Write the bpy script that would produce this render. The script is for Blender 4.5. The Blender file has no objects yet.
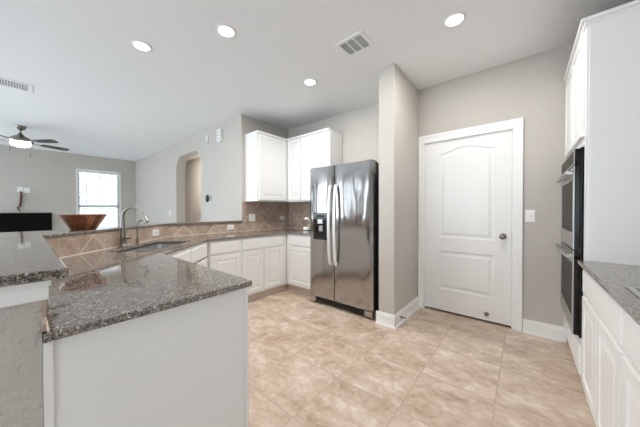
import bpy, bmesh, math, random
from mathutils import Vector, Matrix

scene = bpy.context.scene
C = scene.collection
random.seed(7)
PI = math.pi

# ------------------------------------------------------------------ camera, world, exposure
cam_data = bpy.data.cameras.new('camera')
cam_data.sensor_width = 36.0
cam_data.lens = 246.55 / 640 * 36.0
cam_data.clip_start = 0.02
cam = bpy.data.objects.new('camera', cam_data)
C.objects.link(cam)
Rv = Vector((0.76895, 0.63930, -0.00185)); Uv = Vector((-0.00529, 0.00926, 0.99994)); Fv = Vector((-0.63928, 0.76890, -0.01051))
cam.matrix_world = Matrix(((Rv.x, Uv.x, -Fv.x, 0), (Rv.y, Uv.y, -Fv.y, 0), (Rv.z, Uv.z, -Fv.z, 1.219), (0, 0, 0, 1)))
scene.camera = cam

world = bpy.data.worlds.new('daylight')
scene.world = world
world.use_nodes = True
wb = world.node_tree.nodes['Background']
wb.inputs[0].default_value = (0.79, 0.90, 1.0, 1)
wb.inputs[1].default_value = 10.5

scene.view_settings.view_transform = 'Standard'
scene.view_settings.look = 'None'
scene.view_settings.gamma = 1
scene.view_settings.use_curve_mapping = False
scene.view_settings.exposure = 0.08
scene.cycles.max_bounces = 12
scene.cycles.diffuse_bounces = 8
scene.cycles.glossy_bounces = 5
scene.cycles.transparent_max_bounces = 12
scene.cycles.sample_clamp_indirect = 6.0
scene.cycles.use_denoising = True

LAMP_W = 14.5          # power of one recessed lamp
H = 2.74               # ceiling height


def portal(name, loc, rot, sx, sy):
    l = bpy.data.lights.new(name, 'AREA')
    l.shape = 'RECTANGLE'; l.size = sx; l.size_y = sy
    l.cycles.is_portal = True
    o = bpy.data.objects.new(name, l)
    o.location = loc; o.rotation_euler = rot
    C.objects.link(o)


# daylight comes in through the living room window and added unseen openings
SOUTH = -4.5
OPEN = [(-8.9, -6.8, 0.1, 2.45), (-6.3, -5.75, 0.1, 2.45), (-5.4, -4.8, 0.1, 2.45), (-3.6, -1.2, 0.06, 2.3), (1.2, 3.6, 0.6, 2.3)]      # x0, x1, z0, z1 of unseen windows added for daylight and fridge reflections
for (a, b, z0, z1) in OPEN:
    portal('daylight_portal', ((a + b) / 2, SOUTH, (z0 + z1) / 2), (PI / 2, 0, 0), b - a, z1 - z0)
EAST = 4.5
OPEN_E = [(-3.6, -1.6, 0.8, 2.3)]                               # y0, y1, z0, z1 of an unseen window added to light the peninsula end
OPEN_W = (-4.2, -0.9, 0.1, 2.45)                                # unseen window added to brighten the living room
for (a, b, z0, z1) in OPEN_E:
    portal('daylight_portal', (EAST, (a + b) / 2, (z0 + z1) / 2), (0, PI / 2, 0), z1 - z0, b - a)
portal('daylight_portal', (-9.24, (OPEN_W[0] + OPEN_W[1]) / 2, (OPEN_W[2] + OPEN_W[3]) / 2), (0, -PI / 2, 0), OPEN_W[3] - OPEN_W[2], OPEN_W[1] - OPEN_W[0])
portal('daylight_portal', (-9.22, 1.37, 1.46), (0, -PI / 2, 0), 1.74, 0.9)


# ------------------------------------------------------------------ materials
def new_mat(name):
    m = bpy.data.materials.new(name); m.use_nodes = True
    nt = m.node_tree; nt.nodes.clear()
    out = nt.nodes.new('ShaderNodeOutputMaterial')
    b = nt.nodes.new('ShaderNodeBsdfPrincipled')
    nt.links.new(b.outputs[0], out.inputs[0])
    return m, nt, b


def srgb(r, g, b):
    f = lambda c: (c / 255 / 12.92) if c / 255 <= 0.04045 else ((c / 255 + 0.055) / 1.055) ** 2.4
    return (f(r), f(g), f(b), 1)


def bump_noise(nt, b, scale, strength, dist=0.002, detail=3, coord='Object', vec=None):
    tc = nt.nodes.new('ShaderNodeTexCoord')
    n = nt.nodes.new('ShaderNodeTexNoise'); n.inputs['Scale'].default_value = scale; n.inputs['Detail'].default_value = detail
    src = tc.outputs[coord]
    if vec:
        mp = nt.nodes.new('ShaderNodeMapping'); mp.inputs['Scale'].default_value = vec
        nt.links.new(src, mp.inputs[0]); src = mp.outputs[0]
    nt.links.new(src, n.inputs['Vector'])
    bp = nt.nodes.new('ShaderNodeBump'); bp.inputs['Strength'].default_value = strength; bp.inputs['Distance'].default_value = dist
    nt.links.new(n.outputs['Fac'], bp.inputs['Height'])
    nt.links.new(bp.outputs[0], b.inputs['Normal'])
    return bp


def plain(name, col, rough=0.5, metal=0.0, bump=None, spec=0.5):
    m, nt, b = new_mat(name)
    b.inputs['Base Color'].default_value = col
    b.inputs['Roughness'].default_value = rough
    b.inputs['Metallic'].default_value = metal
    b.inputs['Specular IOR Level'].default_value = spec
    if bump:
        bump_noise(nt, b, *bump)
    else:
        bump_noise(nt, b, 300, 0.02, 0.0005)
    return m


def ramp(nt, fac, stops):
    r = nt.nodes.new('ShaderNodeValToRGB')
    e = r.color_ramp.elements
    while len(e) < len(stops):
        e.new(0.5)
    for k, (p, c) in enumerate(stops):
        e[k].position = p; e[k].color = c
    nt.links.new(fac, r.inputs[0])
    return r


def mix(nt, fac, a, b, mode='MIX'):
    n = nt.nodes.new('ShaderNodeMix'); n.data_type = 'RGBA'; n.blend_type = mode
    for val, idx in ((fac, 0), (a, 6), (b, 7)):
        if isinstance(val, (int, float)):
            n.inputs[idx].default_value = val
        elif isinstance(val, tuple):
            n.inputs[idx].default_value = val
        else:
            nt.links.new(val, n.inputs[idx])
    return n.outputs[2]


M = {}
M['wall'] = plain('wall_paint', srgb(193, 188, 181), 0.85, 0, (48, 0.6, 0.006, 3), 0.25)
M['wall_knockdown'] = plain('wall_paint_knockdown', srgb(193, 188, 181), 0.85, 0, (60, 0.9, 0.013, 3), 0.25)
M['ceiling'] = plain('ceiling_paint', srgb(238, 239, 240), 0.9, 0, (70, 0.15, 0.002, 4), 0.2)
M['white'] = plain('white_cabinet_paint', srgb(234, 234, 233), 0.32)
M['trim'] = plain('white_trim_paint', srgb(238, 238, 237), 0.35)
M['dark_gap'] = plain('dark_recess', srgb(40, 38, 36), 0.7)
M['kick'] = plain('toe_kick_wood', srgb(206, 195, 184), 0.5, 0, (40, 0.1, 0.001, 3))
M['black'] = plain('black_gloss', srgb(14, 14, 15), 0.12)
M['black_matte'] = plain('black_matte', srgb(24, 24, 25), 0.5)
M['dark_metal'] = plain('dark_grey_metal', srgb(70, 69, 68), 0.4, 0.6)
M['nickel'] = plain('brushed_nickel', srgb(140, 134, 127), 0.26, 1.0)
M['chrome'] = plain('satin_aluminium', srgb(232, 232, 232), 0.42, 0.6)
M['plastic'] = plain('white_plastic', srgb(236, 236, 232), 0.35)
M['plastic_grey'] = plain('grey_plastic', srgb(150, 152, 155), 0.4)
M['blind'] = plain('white_blind', srgb(232, 236, 238), 0.55)
M['oven_glass'] = plain('oven_glass', srgb(30, 26, 23), 0.25, 0, None, 0.1)
M['oven_glass'].node_tree.nodes['Principled BSDF'].inputs['IOR'].default_value = 1.18
M['cable'] = plain('brown_cable', srgb(92, 62, 52), 0.6)
M['rubber'] = plain('pale_rubber', srgb(226, 205, 196), 0.7)
M['kraft'] = plain('ceramic_white', srgb(238, 236, 232), 0.2)


def stainless(name, wav=0.0, base=(0.56, 0.55, 0.54, 1), rough=0.24, aniso=0.0):
    m, nt, b = new_mat(name)
    b.inputs['Base Color'].default_value = base
    b.inputs['Metallic'].default_value = 1.0
    b.inputs['Roughness'].default_value = rough
    tc = nt.nodes.new('ShaderNodeTexCoord')
    mp = nt.nodes.new('ShaderNodeMapping'); mp.inputs['Scale'].default_value = (5, 5, 700)
    nt.links.new(tc.outputs['Object'], mp.inputs[0])
    n = nt.nodes.new('ShaderNodeTexNoise'); n.inputs['Scale'].default_value = 1.0
    nt.links.new(mp.outputs[0], n.inputs['Vector'])
    bp = nt.nodes.new('ShaderNodeBump'); bp.inputs['Strength'].default_value = 0.05; bp.inputs['Distance'].default_value = 0.0006
    nt.links.new(n.outputs['Fac'], bp.inputs['Height'])
    if wav:
        mp2 = nt.nodes.new('ShaderNodeMapping'); mp2.inputs['Scale'].default_value = (4.0, 1, 1.6)
        nt.links.new(tc.outputs['Object'], mp2.inputs[0])
        n2 = nt.nodes.new('ShaderNodeTexNoise'); n2.inputs['Scale'].default_value = 1.0; n2.inputs['Detail'].default_value = 1.0
        nt.links.new(mp2.outputs[0], n2.inputs['Vector'])
        bp2 = nt.nodes.new('ShaderNodeBump'); bp2.inputs['Strength'].default_value = 1.0; bp2.inputs['Distance'].default_value = wav
        nt.links.new(n2.outputs['Fac'], bp2.inputs['Height'])
        nt.links.new(bp2.outputs[0], bp.inputs['Normal'])
    nt.links.new(bp.outputs[0], b.inputs['Normal'])
    if aniso:
        b.inputs['Anisotropic'].default_value = aniso
        b.inputs['Anisotropic Rotation'].default_value = 0.25
        tg = nt.nodes.new('ShaderNodeTangent'); tg.direction_type = 'RADIAL'; tg.axis = 'Z'
        nt.links.new(tg.outputs[0], b.inputs['Tangent'])
    return m


M['steel'] = stainless('brushed_stainless', 0.014, (0.43, 0.42, 0.41, 1), 0.10, 0.85)
M['steel_plain'] = stainless('stainless_trim', 0, (0.50, 0.49, 0.48, 1), 0.28)
M['sink_steel'] = stainless('sink_stainless', 0, (0.7, 0.7, 0.7, 1), 0.3)


def granite():
    m, nt, b = new_mat('granite')
    tc = nt.nodes.new('ShaderNodeTexCoord')
    v = nt.nodes.new('ShaderNodeTexVoronoi'); v.inputs['Scale'].default_value = 165
    n0 = nt.nodes.new('ShaderNodeTexNoise'); n0.inputs['Scale'].default_value = 60; n0.inputs['Detail'].default_value = 3
    ad = nt.nodes.new('ShaderNodeMix'); ad.data_type = 'RGBA'; ad.inputs[0].default_value = 0.03
    nt.links.new(tc.outputs['Object'], n0.inputs['Vector'])
    nt.links.new(tc.outputs['Object'], ad.inputs[6]); nt.links.new(n0.outputs['Color'], ad.inputs[7])
    nt.links.new(ad.outputs[2], v.inputs['Vector'])
    sep = nt.nodes.new('ShaderNodeSeparateColor'); nt.links.new(v.outputs['Color'], sep.inputs[0])
    c1 = ramp(nt, sep.outputs[0], [(0.0, srgb(24, 21, 20)), (0.33, srgb(42, 37, 34)), (0.45, srgb(108, 98, 91)), (0.65, srgb(140, 124, 112)), (0.85, srgb(102, 100, 100)), (1.0, srgb(216, 210, 204))])
    n1 = nt.nodes.new('ShaderNodeTexNoise'); n1.inputs['Scale'].default_value = 250; n1.inputs['Detail'].default_value = 2
    nt.links.new(tc.outputs['Object'], n1.inputs['Vector'])
    c2 = ramp(nt, n1.outputs['Fac'], [(0.42, srgb(28, 25, 24)), (0.5, srgb(110, 97, 88)), (0.60, srgb(200, 188, 176))])
    col = mix(nt, 0.38, c1.outputs[0], c2.outputs[0])
    nt.links.new(col, b.inputs['Base Color'])
    b.inputs['Roughness'].default_value = 0.05
    b.inputs['Specular IOR Level'].default_value = 1.0
    n3 = nt.nodes.new('ShaderNodeTexNoise'); n3.inputs['Scale'].default_value = 14
    nt.links.new(tc.outputs['Object'], n3.inputs['Vector'])
    bp = nt.nodes.new('ShaderNodeBump'); bp.inputs['Strength'].default_value = 0.04; bp.inputs['Distance'].default_value = 0.001
    nt.links.new(n3.outputs['Fac'], bp.inputs['Height']); nt.links.new(bp.outputs[0], b.inputs['Normal'])
    return m


M['granite'] = granite()


def travertine(name, cols, tile, off, grout, rot=0.0, coord='Object', rough=0.32, mortar=0.004, scale=3.8):
    m, nt, b = new_mat(name)
    tc = nt.nodes.new('ShaderNodeTexCoord')
    mp = nt.nodes.new('ShaderNodeMapping')
    mp.inputs['Location'].default_value = (off[0], off[1], 0); mp.inputs['Rotation'].default_value = (0, 0, rot)
    nt.links.new(tc.outputs[coord], mp.inputs[0])
    br = nt.nodes.new('ShaderNodeTexBrick')
    br.offset = 0.0; br.squash = 1.0
    br.inputs['Scale'].default_value = 1.0
    br.inputs['Mortar Size'].default_value = mortar
    br.inputs['Mortar Smooth'].default_value = 0.1
    br.inputs['Brick Width'].default_value = tile; br.inputs['Row Height'].default_value = tile
    br.inputs['Color1'].default_value = (0.0, 0.0, 0.0, 1); br.inputs['Color2'].default_value = (1, 1, 1, 1)
    br.inputs['Mortar'].default_value = (0.5, 0.5, 0.5, 1)
    nt.links.new(mp.outputs[0], br.inputs['Vector'])
    # clouds that jump from tile to tile
    mp2 = nt.nodes.new('ShaderNodeMapping'); mp2.inputs['Scale'].default_value = (1.0, 1.35, 1)
    nt.links.new(mp.outputs[0], mp2.inputs[0])
    sc = nt.nodes.new('ShaderNodeVectorMath'); sc.operation = 'MULTIPLY_ADD'
    sc.inputs[1].default_value = (7.3, 5.1, 9.7)
    nt.links.new(br.outputs['Color'], sc.inputs[0]); nt.links.new(mp2.outputs[0], sc.inputs[2])
    n = nt.nodes.new('ShaderNodeTexNoise'); n.inputs['Scale'].default_value = scale; n.inputs['Detail'].default_value = 9
    n.inputs['Roughness'].default_value = 0.68; n.inputs['Distortion'].default_value = 0.35
    nt.links.new(sc.outputs[0], n.inputs['Vector'])
    nf = nt.nodes.new('ShaderNodeTexNoise'); nf.inputs['Scale'].default_value = scale * 4.5; nf.inputs['Detail'].default_value = 5
    nf.inputs['Distortion'].default_value = 0.6
    nt.links.new(sc.outputs[0], nf.inputs['Vector'])
    av = nt.nodes.new('ShaderNodeMix'); av.data_type = 'FLOAT'; av.inputs[0].default_value = 0.30
    nt.links.new(n.outputs['Fac'], av.inputs[2]); nt.links.new(nf.outputs['Fac'], av.inputs[3])
    r = ramp(nt, av.outputs[0], [(0.36, cols[0]), (0.46, cols[1]), (0.54, cols[2]), (0.64, cols[3])])
    tint = mix(nt, 0.12, r.outputs[0], mix(nt, br.outputs['Color'], cols[0], cols[3]))
    col = mix(nt, br.outputs['Fac'], tint, grout)
    nt.links.new(col, b.inputs['Base Color'])
    b.inputs['Roughness'].default_value = rough
    bp = nt.nodes.new('ShaderNodeBump'); bp.inputs['Strength'].default_value = 0.25; bp.inputs['Distance'].default_value = 0.002
    inv = nt.nodes.new('ShaderNodeMath'); inv.operation = 'SUBTRACT'; inv.inputs[0].default_value = 1.0
    nt.links.new(br.outputs['Fac'], inv.inputs[1]); nt.links.new(inv.outputs[0], bp.inputs['Height'])
    nt.links.new(bp.outputs[0], b.inputs['Normal'])
    return m


M['floor'] = travertine('floor_tile', [srgb(164, 138, 118), srgb(190, 168, 149), srgb(205, 186, 169), srgb(226, 213, 201)], 0.4535, (0.14, -0.098, 0), srgb(178, 160, 143), mortar=0.0038)
M['splash'] = travertine('backsplash_tile', [srgb(150, 128, 113), srgb(168, 147, 132), srgb(184, 165, 150), srgb(202, 186, 171)], 0.305, (0.05, 0.12, 0), srgb(198, 184, 169), PI / 4, 'UV', 0.3, 0.007, 6)


def wood(name, c0, c1, c2, rough=0.35, vec=(3, 3, 30), scale=2.0):
    m, nt, b = new_mat(name)
    tc = nt.nodes.new('ShaderNodeTexCoord')
    mp = nt.nodes.new('ShaderNodeMapping'); mp.inputs['Scale'].default_value = vec
    nt.links.new(tc.outputs['Object'], mp.inputs[0])
    n = nt.nodes.new('ShaderNodeTexNoise'); n.inputs['Scale'].default_value = scale; n.inputs['Detail'].default_value = 6; n.inputs['Distortion'].default_value = 1.0
    nt.links.new(mp.outputs[0], n.inputs['Vector'])
    r = ramp(nt, n.outputs['Fac'], [(0.3, c0), (0.5, c1), (0.7, c2)])
    nt.links.new(r.outputs[0], b.inputs['Base Color'])
    b.inputs['Roughness'].default_value = rough
    return m


M['bowl'] = wood('acacia_wood', srgb(88, 46, 26), srgb(132, 76, 44), srgb(168, 108, 66), 0.35, (14, 14, 2), 2.5)
M['blade'] = wood('dark_blade_wood', srgb(52, 44, 42), srgb(72, 62, 58), srgb(88, 78, 72), 0.4, (4, 30, 4), 2.0)


def bowl_staves():
    m, nt, b = new_mat('stave_wood')
    tc = nt.nodes.new('ShaderNodeTexCoord')
    sp = nt.nodes.new('ShaderNodeSeparateXYZ'); nt.links.new(tc.outputs['Object'], sp.inputs[0])
    at = nt.nodes.new('ShaderNodeMath'); at.operation = 'ARCTAN2'
    nt.links.new(sp.outputs[1], at.inputs[0]); nt.links.new(sp.outputs[0], at.inputs[1])
    mu = nt.nodes.new('ShaderNodeMath'); mu.operation = 'MULTIPLY'; mu.inputs[1].default_value = 16 / (2 * PI)
    nt.links.new(at.outputs[0], mu.inputs[0])
    fl = nt.nodes.new('ShaderNodeMath'); fl.operation = 'FLOOR'; nt.links.new(mu.outputs[0], fl.inputs[0])
    wn = nt.nodes.new('ShaderNodeTexWhiteNoise'); wn.noise_dimensions = '1D'; nt.links.new(fl.outputs[0], wn.inputs['W'])
    r = ramp(nt, wn.outputs['Value'], [(0.0, srgb(104, 58, 34)), (0.4, srgb(156, 94, 58)), (0.7, srgb(180, 114, 72)), (1.0, srgb(208, 146, 98))])
    mp = nt.nodes.new('ShaderNodeMapping'); mp.inputs['Scale'].default_value = (40, 40, 6)
    nt.links.new(tc.outputs['Object'], mp.inputs[0])
    n = nt.nodes.new('ShaderNodeTexNoise'); n.inputs['Scale'].default_value = 1.5; n.inputs['Detail'].default_value = 5
    nt.links.new(mp.outputs[0], n.inputs['Vector'])
    g = ramp(nt, n.outputs['Fac'], [(0.35, srgb(150, 140, 132)), (0.65, srgb(255, 255, 255))])
    nt.links.new(mix(nt, 0.8, r.outputs[0], g.outputs[0], 'MULTIPLY'), b.inputs['Base Color'])
    b.inputs['Roughness'].default_value = 0.35
    return m


M['staves'] = bowl_staves()


def pane_mat():
    m = bpy.data.materials.new('window_pane'); m.use_nodes = True
    nt = m.node_tree; nt.nodes.clear()
    out = nt.nodes.new('ShaderNodeOutputMaterial')
    t = nt.nodes.new('ShaderNodeBsdfTransparent'); g = nt.nodes.new('ShaderNodeBsdfGlossy'); g.inputs['Roughness'].default_value = 0.02
    fr = nt.nodes.new('ShaderNodeFresnel'); fr.inputs['IOR'].default_value = 1.45
    mx = nt.nodes.new('ShaderNodeMixShader')
    nt.links.new(fr.outputs[0], mx.inputs[0]); nt.links.new(t.outputs[0], mx.inputs[1]); nt.links.new(g.outputs[0], mx.inputs[2])
    nt.links.new(mx.outputs[0], out.inputs[0])
    return m


M['pane'] = pane_mat()


def jar_mat():
    m, nt, b = new_mat('clear_jar')
    b.inputs['Base Color'].default_value = (0.95, 0.95, 0.95, 1)
    b.inputs['Roughness'].default_value = 0.05
    b.inputs['Transmission Weight'].default_value = 1.0
    b.inputs['IOR'].default_value = 1.15
    return m


M['jar'] = jar_mat()


def emit(name, col, strength):
    m, nt, b = new_mat(name)
    b.inputs['Base Color'].default_value = col
    b.inputs['Emission Color'].default_value = col
    b.inputs['Emission Strength'].default_value = strength
    return m


M['lens'] = emit('lit_lamp_lens', (1.0, 0.97, 0.92, 1), 9.0)
M['fan_glass'] = emit('lit_frosted_glass', (1.0, 0.96, 0.9, 1), 10.0)


def brick_mat():
    m, nt, b = new_mat('pale_brick')
    tc = nt.nodes.new('ShaderNodeTexCoord')
    mp = nt.nodes.new('ShaderNodeMapping'); mp.inputs['Rotation'].default_value = (0, PI / 2, PI / 2)
    nt.links.new(tc.outputs['UV'], mp.inputs[0]); mp.inputs['Rotation'].default_value = (0, 0, 0)
    br = nt.nodes.new('ShaderNodeTexBrick'); br.inputs['Scale'].default_value = 1.0
    br.inputs['Brick Width'].default_value = 0.24; br.inputs['Row Height'].default_value = 0.08; br.inputs['Mortar Size'].default_value = 0.012
    br.inputs['Color1'].default_value = srgb(196, 195, 193); br.inputs['Color2'].default_value = srgb(172, 170, 168); br.inputs['Mortar'].default_value = srgb(204, 204, 202)
    nt.links.new(mp.outputs[0], br.inputs['Vector'])
    nt.links.new(br.outputs['Color'], b.inputs['Base Color'])
    b.inputs['Roughness'].default_value = 0.9
    return m


M['brick'] = brick_mat()


# ------------------------------------------------------------------ mesh helpers
class MB:
    """collects shapes for ONE mesh object"""

    def __init__(self):
        self.bm = bmesh.new()

    def box(self, x0, y0, z0, x1, y1, z1, bevel=0.0, seg=2):
        bm2 = bmesh.new()
        bmesh.ops.create_cube(bm2, size=1.0)
        for v in bm2.verts:
            v.co = Vector(((x0 + x1) / 2 + v.co.x * (x1 - x0), (y0 + y1) / 2 + v.co.y * (y1 - y0), (z0 + z1) / 2 + v.co.z * (z1 - z0)))
        if bevel:
            bmesh.ops.bevel(bm2, geom=bm2.edges[:], offset=bevel, segments=seg, profile=0.5, affect='EDGES')
        self.join(bm2)
        return self

    def join(self, bm2, mat=None):
        if mat is not None:
            bm2.transform(mat)
        me = bpy.data.meshes.new('tmp'); bm2.to_mesh(me); bm2.free()
        self.bm.from_mesh(me); bpy.data.meshes.remove(me)

    def lathe(self, prof, center=(0, 0, 0), seg=24, axis='Z', cap=True):
        """prof: list of (radius, height)"""
        bm2 = bmesh.new(); rings = []
        for r, z in prof:
            ring = []
            for k in range(seg):
                a = 2 * PI * k / seg
                ring.append(bm2.verts.new((r * math.cos(a), r * math.sin(a), z)))
            rings.append(ring)
        for a, b in zip(rings, rings[1:]):
            for k in range(seg):
                bm2.faces.new((a[k], a[(k + 1) % seg], b[(k + 1) % seg], b[k]))
        if cap:
            bm2.faces.new(list(reversed(rings[0]))); bm2.faces.new(rings[-1])
        bmesh.ops.recalc_face_normals(bm2, faces=bm2.faces[:])
        rot = Matrix.Identity(4)
        if axis == 'X': rot = Matrix.Rotation(PI / 2, 4, 'Y')
        if axis == 'Y': rot = Matrix.Rotation(-PI / 2, 4, 'X')
        self.join(bm2, Matrix.Translation(center) @ rot)
        return self

    def tube(self, pts, radii, seg=12):
        pts = [Vector(p) for p in pts]
        if not isinstance(radii, (list, tuple)):
            radii = [radii] * len(pts)
        bm2 = bmesh.new(); rings = []
        up = None
        for i, p in enumerate(pts):
            t = (pts[min(i + 1, len(pts) - 1)] - pts[max(i - 1, 0)]).normalized()
            if up is None:
                up = Vector((0, 0, 1)) if abs(t.z) < 0.9 else Vector((1, 0, 0))
            s = t.cross(up).normalized(); up = s.cross(t).normalized()
            rings.append([bm2.verts.new(p + (s * math.cos(2 * PI * k / seg) + up * math.sin(2 * PI * k / seg)) * radii[i]) for k in range(seg)])
        for a, b in zip(rings, rings[1:]):
            for k in range(seg):
                bm2.faces.new((a[k], a[(k + 1) % seg], b[(k + 1) % seg], b[k]))
        bm2.faces.new(list(reversed(rings[0]))); bm2.faces.new(rings[-1])
        bmesh.ops.recalc_face_normals(bm2, faces=bm2.faces[:])
        self.join(bm2)
        return self

    def prism(self, poly, z0, z1, bevel=0.0, holes=(), plane='XY'):
        """extrude a 2D outline (with holes). plane XZ: outline in x,z, extruded along y from z0 to z1"""
        bm2 = bmesh.new(); edges = []
        loops = [poly] + list(holes)
        for lp in loops:
            vs = [bm2.verts.new((p[0], p[1], z0)) for p in lp]
            edges += [bm2.edges.new((vs[k], vs[(k + 1) % len(vs)])) for k in range(len(vs))]
        bmesh.ops.triangle_fill(bm2, use_beauty=True, use_dissolve=True, edges=edges)
        faces = bm2.faces[:]
        ret = bmesh.ops.extrude_face_region(bm2, geom=faces)
        for g in ret['geom']:
            if isinstance(g, bmesh.types.BMVert):
                g.co.z = z1
        bmesh.ops.recalc_face_normals(bm2, faces=bm2.faces[:])
        if bevel:
            es = [e for e in bm2.edges if len(e.link_faces) == 2 and abs(e.verts[0].co.z - e.verts[1].co.z) < 1e-6
                  and e.link_faces[0].normal.dot(e.link_faces[1].normal) < 0.5]
            bmesh.ops.bevel(bm2, geom=es, offset=bevel, segments=3, profile=0.5, affect='EDGES')
        mat = None
        if plane == 'XZ':
            mat = Matrix(((1, 0, 0, 0), (0, 0, 1, 0), (0, 1, 0, 0), (0, 0, 0, 1)))
        self.join(bm2, mat)
        if plane == 'XZ':
            bmesh.ops.recalc_face_normals(self.bm, faces=self.bm.faces[:])
        return self

    def build(self, name, mat, parent=None, smooth=False, uv=None):
        me = bpy.data.meshes.new(name)
        if smooth:
            for f in self.bm.faces:
                f.smooth = True
        if uv:
            lay = self.bm.loops.layers.uv.new('UVMap')
            for f in self.bm.faces:
                for l in f.loops:
                    l[lay].uv = uv(l.vert.co)
        self.bm.to_mesh(me); self.bm.free()
        me.materials.append(mat)
        if smooth:
            try:
                me.set_sharp_from_angle(angle=math.radians(40))
            except Exception:
                pass
        o = bpy.data.objects.new(name, me); C.objects.link(o)
        if parent: o.parent = parent
        return o


def tag(o, label, cat, group=None):
    o['label'] = label; o['category'] = cat
    if group: o['group'] = group
    return o


def thing(name, label, cat, loc=(0, 0, 0), rot=0.0, group=None):
    o = bpy.data.objects.new(name, None); C.objects.link(o)
    o.location = loc; o.rotation_euler = (0, 0, rot); o.empty_display_size = 0.1
    return tag(o, label, cat, group)


def struct(o, label=None, cat=None):
    o['kind'] = 'structure'
    if label: o['label'] = label
    if cat: o['category'] = cat
    return o


def copy_tree(o, loc, label, rot=None):
    c = o.copy(); C.objects.link(c); c.location = loc
    if rot is not None: c.rotation_euler = (0, 0, rot)
    c['label'] = label
    for ch in o.children:
        d = ch.copy(); C.objects.link(d); d.parent = c
        for g in ch.children:
            e = g.copy(); C.objects.link(e); e.parent = d
    return c


# ------------------------------------------------------------------ setting: floor, ceiling, walls
struct(MB().box(-9.4, -4.7, -0.1, 4.7, 3.55, 0.0).build('floor', M['floor']), 'beige travertine look floor tiles in a square grid', 'floor')
M['carpet'] = plain('pale_carpet', srgb(206, 204, 200), 0.95, 0, (400, 0.6, 0.01, 2), 0.1)  # pale tone chosen so the unseen floor bounces neutral light
struct(MB().prism([(-9.2, -4.6), (4.5, -4.6), (4.5, -1.3), (-3.5, -1.3), (-3.5, 2.3), (-9.2, 2.3)], -0.02, 0.006).build('floor_bounce_carpet', M['carpet']), 'unseen pale living room carpet added to bounce neutral light', 'floor')
struct(MB().box(-9.4, -4.7, H, 4.7, 3.6, H + 0.1).build('ceiling', M['ceiling']), 'flat white textured ceiling', 'ceiling')


def arched(x0, x1, z1, r, n=8):
    pts = [(x0, 0.0)]
    for k in range(n + 1):
        a = PI - k * (PI / 2) / n
        pts.append((x0 + r + r * math.cos(a), z1 - r + r * math.sin(a)))
    for k in range(n + 1):
        a = PI / 2 - k * (PI / 2) / n
        pts.append((x1 - r + r * math.cos(a), z1 - r + r * math.sin(a)))
    pts.append((x1, 0.0))
    return pts


# living room wall with the round-cornered opening (faces -y)
poly = [(-9.3, 0.0)] + arched(-6.03, -4.82, 2.43, 0.30) + [(-3.43, 0.0), (-3.43, H), (-9.3, H)]
struct(MB().prism(poly, 2.2, 2.39, 0, (), 'XZ').build('wall_arch', M['wall']), 'grey living room wall with a round cornered opening', 'wall')
struct(MB().box(-3.55, 2.39, 0, -3.43, 3.55, H).build('wall_kitchen_left', M['wall']), 'kitchen wall behind the left wall cabinet', 'wall')
struct(MB().box(-9.1, 3.2, 0, -3.55, 3.3, H).build('wall_hall', M['wall']), 'beige hallway wall seen through the opening', 'wall')
struct(MB().box(-9.2, 2.39, 0, -9.1, 3.3, H).build('wall_hall_end', M['wall']))
# door wall (faces -y), with the door opening
DX0, DX1, DZ = -0.972, -0.094, 2.045
poly = [(-3.55, 0), (DX0, 0), (DX0, DZ), (DX1, DZ), (DX1, 0), (1.05, 0), (1.05, H), (-3.55, H)]
struct(MB().prism(poly, 3.2, 3.32, 0, (), 'XZ').build('wall_door_side', M['wall']), 'beige wall holding the white panel door', 'wall')
struct(MB().box(-1.4, 3.9, 0, 0.3, 4.0, H).box(-1.5, 3.32, 0, -1.4, 4.0, H).box(0.3, 3.32, 0, 0.4, 4.0, H).box(-1.5, 3.3, H, 0.4, 4.0, H + 0.1).box(-1.5, 3.3, -0.1, 0.4, 4.0, 0).build('wall_closet', M['wall']))
struct(MB().box(-1.216, 2.452, 0, -1.04, 3.2, H, 0.008, 3).build('wall_column', M['wall']), 'beige wall stub standing between refrigerator and door', 'wall')
struct(MB().box(0.93, -0.8, 0, 1.05, 3.2, H).build('wall_right', M['wall']), 'kitchen wall behind the oven cabinets', 'wall')
# window wall (faces +x)
W0, W1, WZ0, WZ1 = 0.92, 1.82, 0.6, 2.34
bmw = MB()
bm2 = bmesh.new()
bm2.free()
bmw.prism([(-4.6, 0), (2.39, 0), (2.39, H), (-4.6, H)], -9.30, -9.16, 0, ([(W0, WZ0), (W1, WZ0), (W1, WZ1), (W0, WZ1)], [(OPEN_W[0], OPEN_W[2]), (OPEN_W[1], OPEN_W[2]), (OPEN_W[1], OPEN_W[3]), (OPEN_W[0], OPEN_W[3])]))
bmw.bm.transform(Matrix(((0, 0, 1, 0), (1, 0, 0, 0), (0, 1, 0, 0), (0, 0, 0, 1))))
struct(bmw.build('wall_window_side', M['wall']), 'grey living room wall holding the window', 'wall')
# wall behind the camera with the added daylight openings
holes = [[(a, z0), (b, z0), (b, z1), (a, z1)] for (a, b, z0, z1) in OPEN]
struct(MB().prism([(-9.3, 0), (4.6, 0), (4.6, H), (-9.3, H)], SOUTH - 0.1, SOUTH, 0, holes, 'XZ').build('wall_back', M['wall']))

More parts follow.
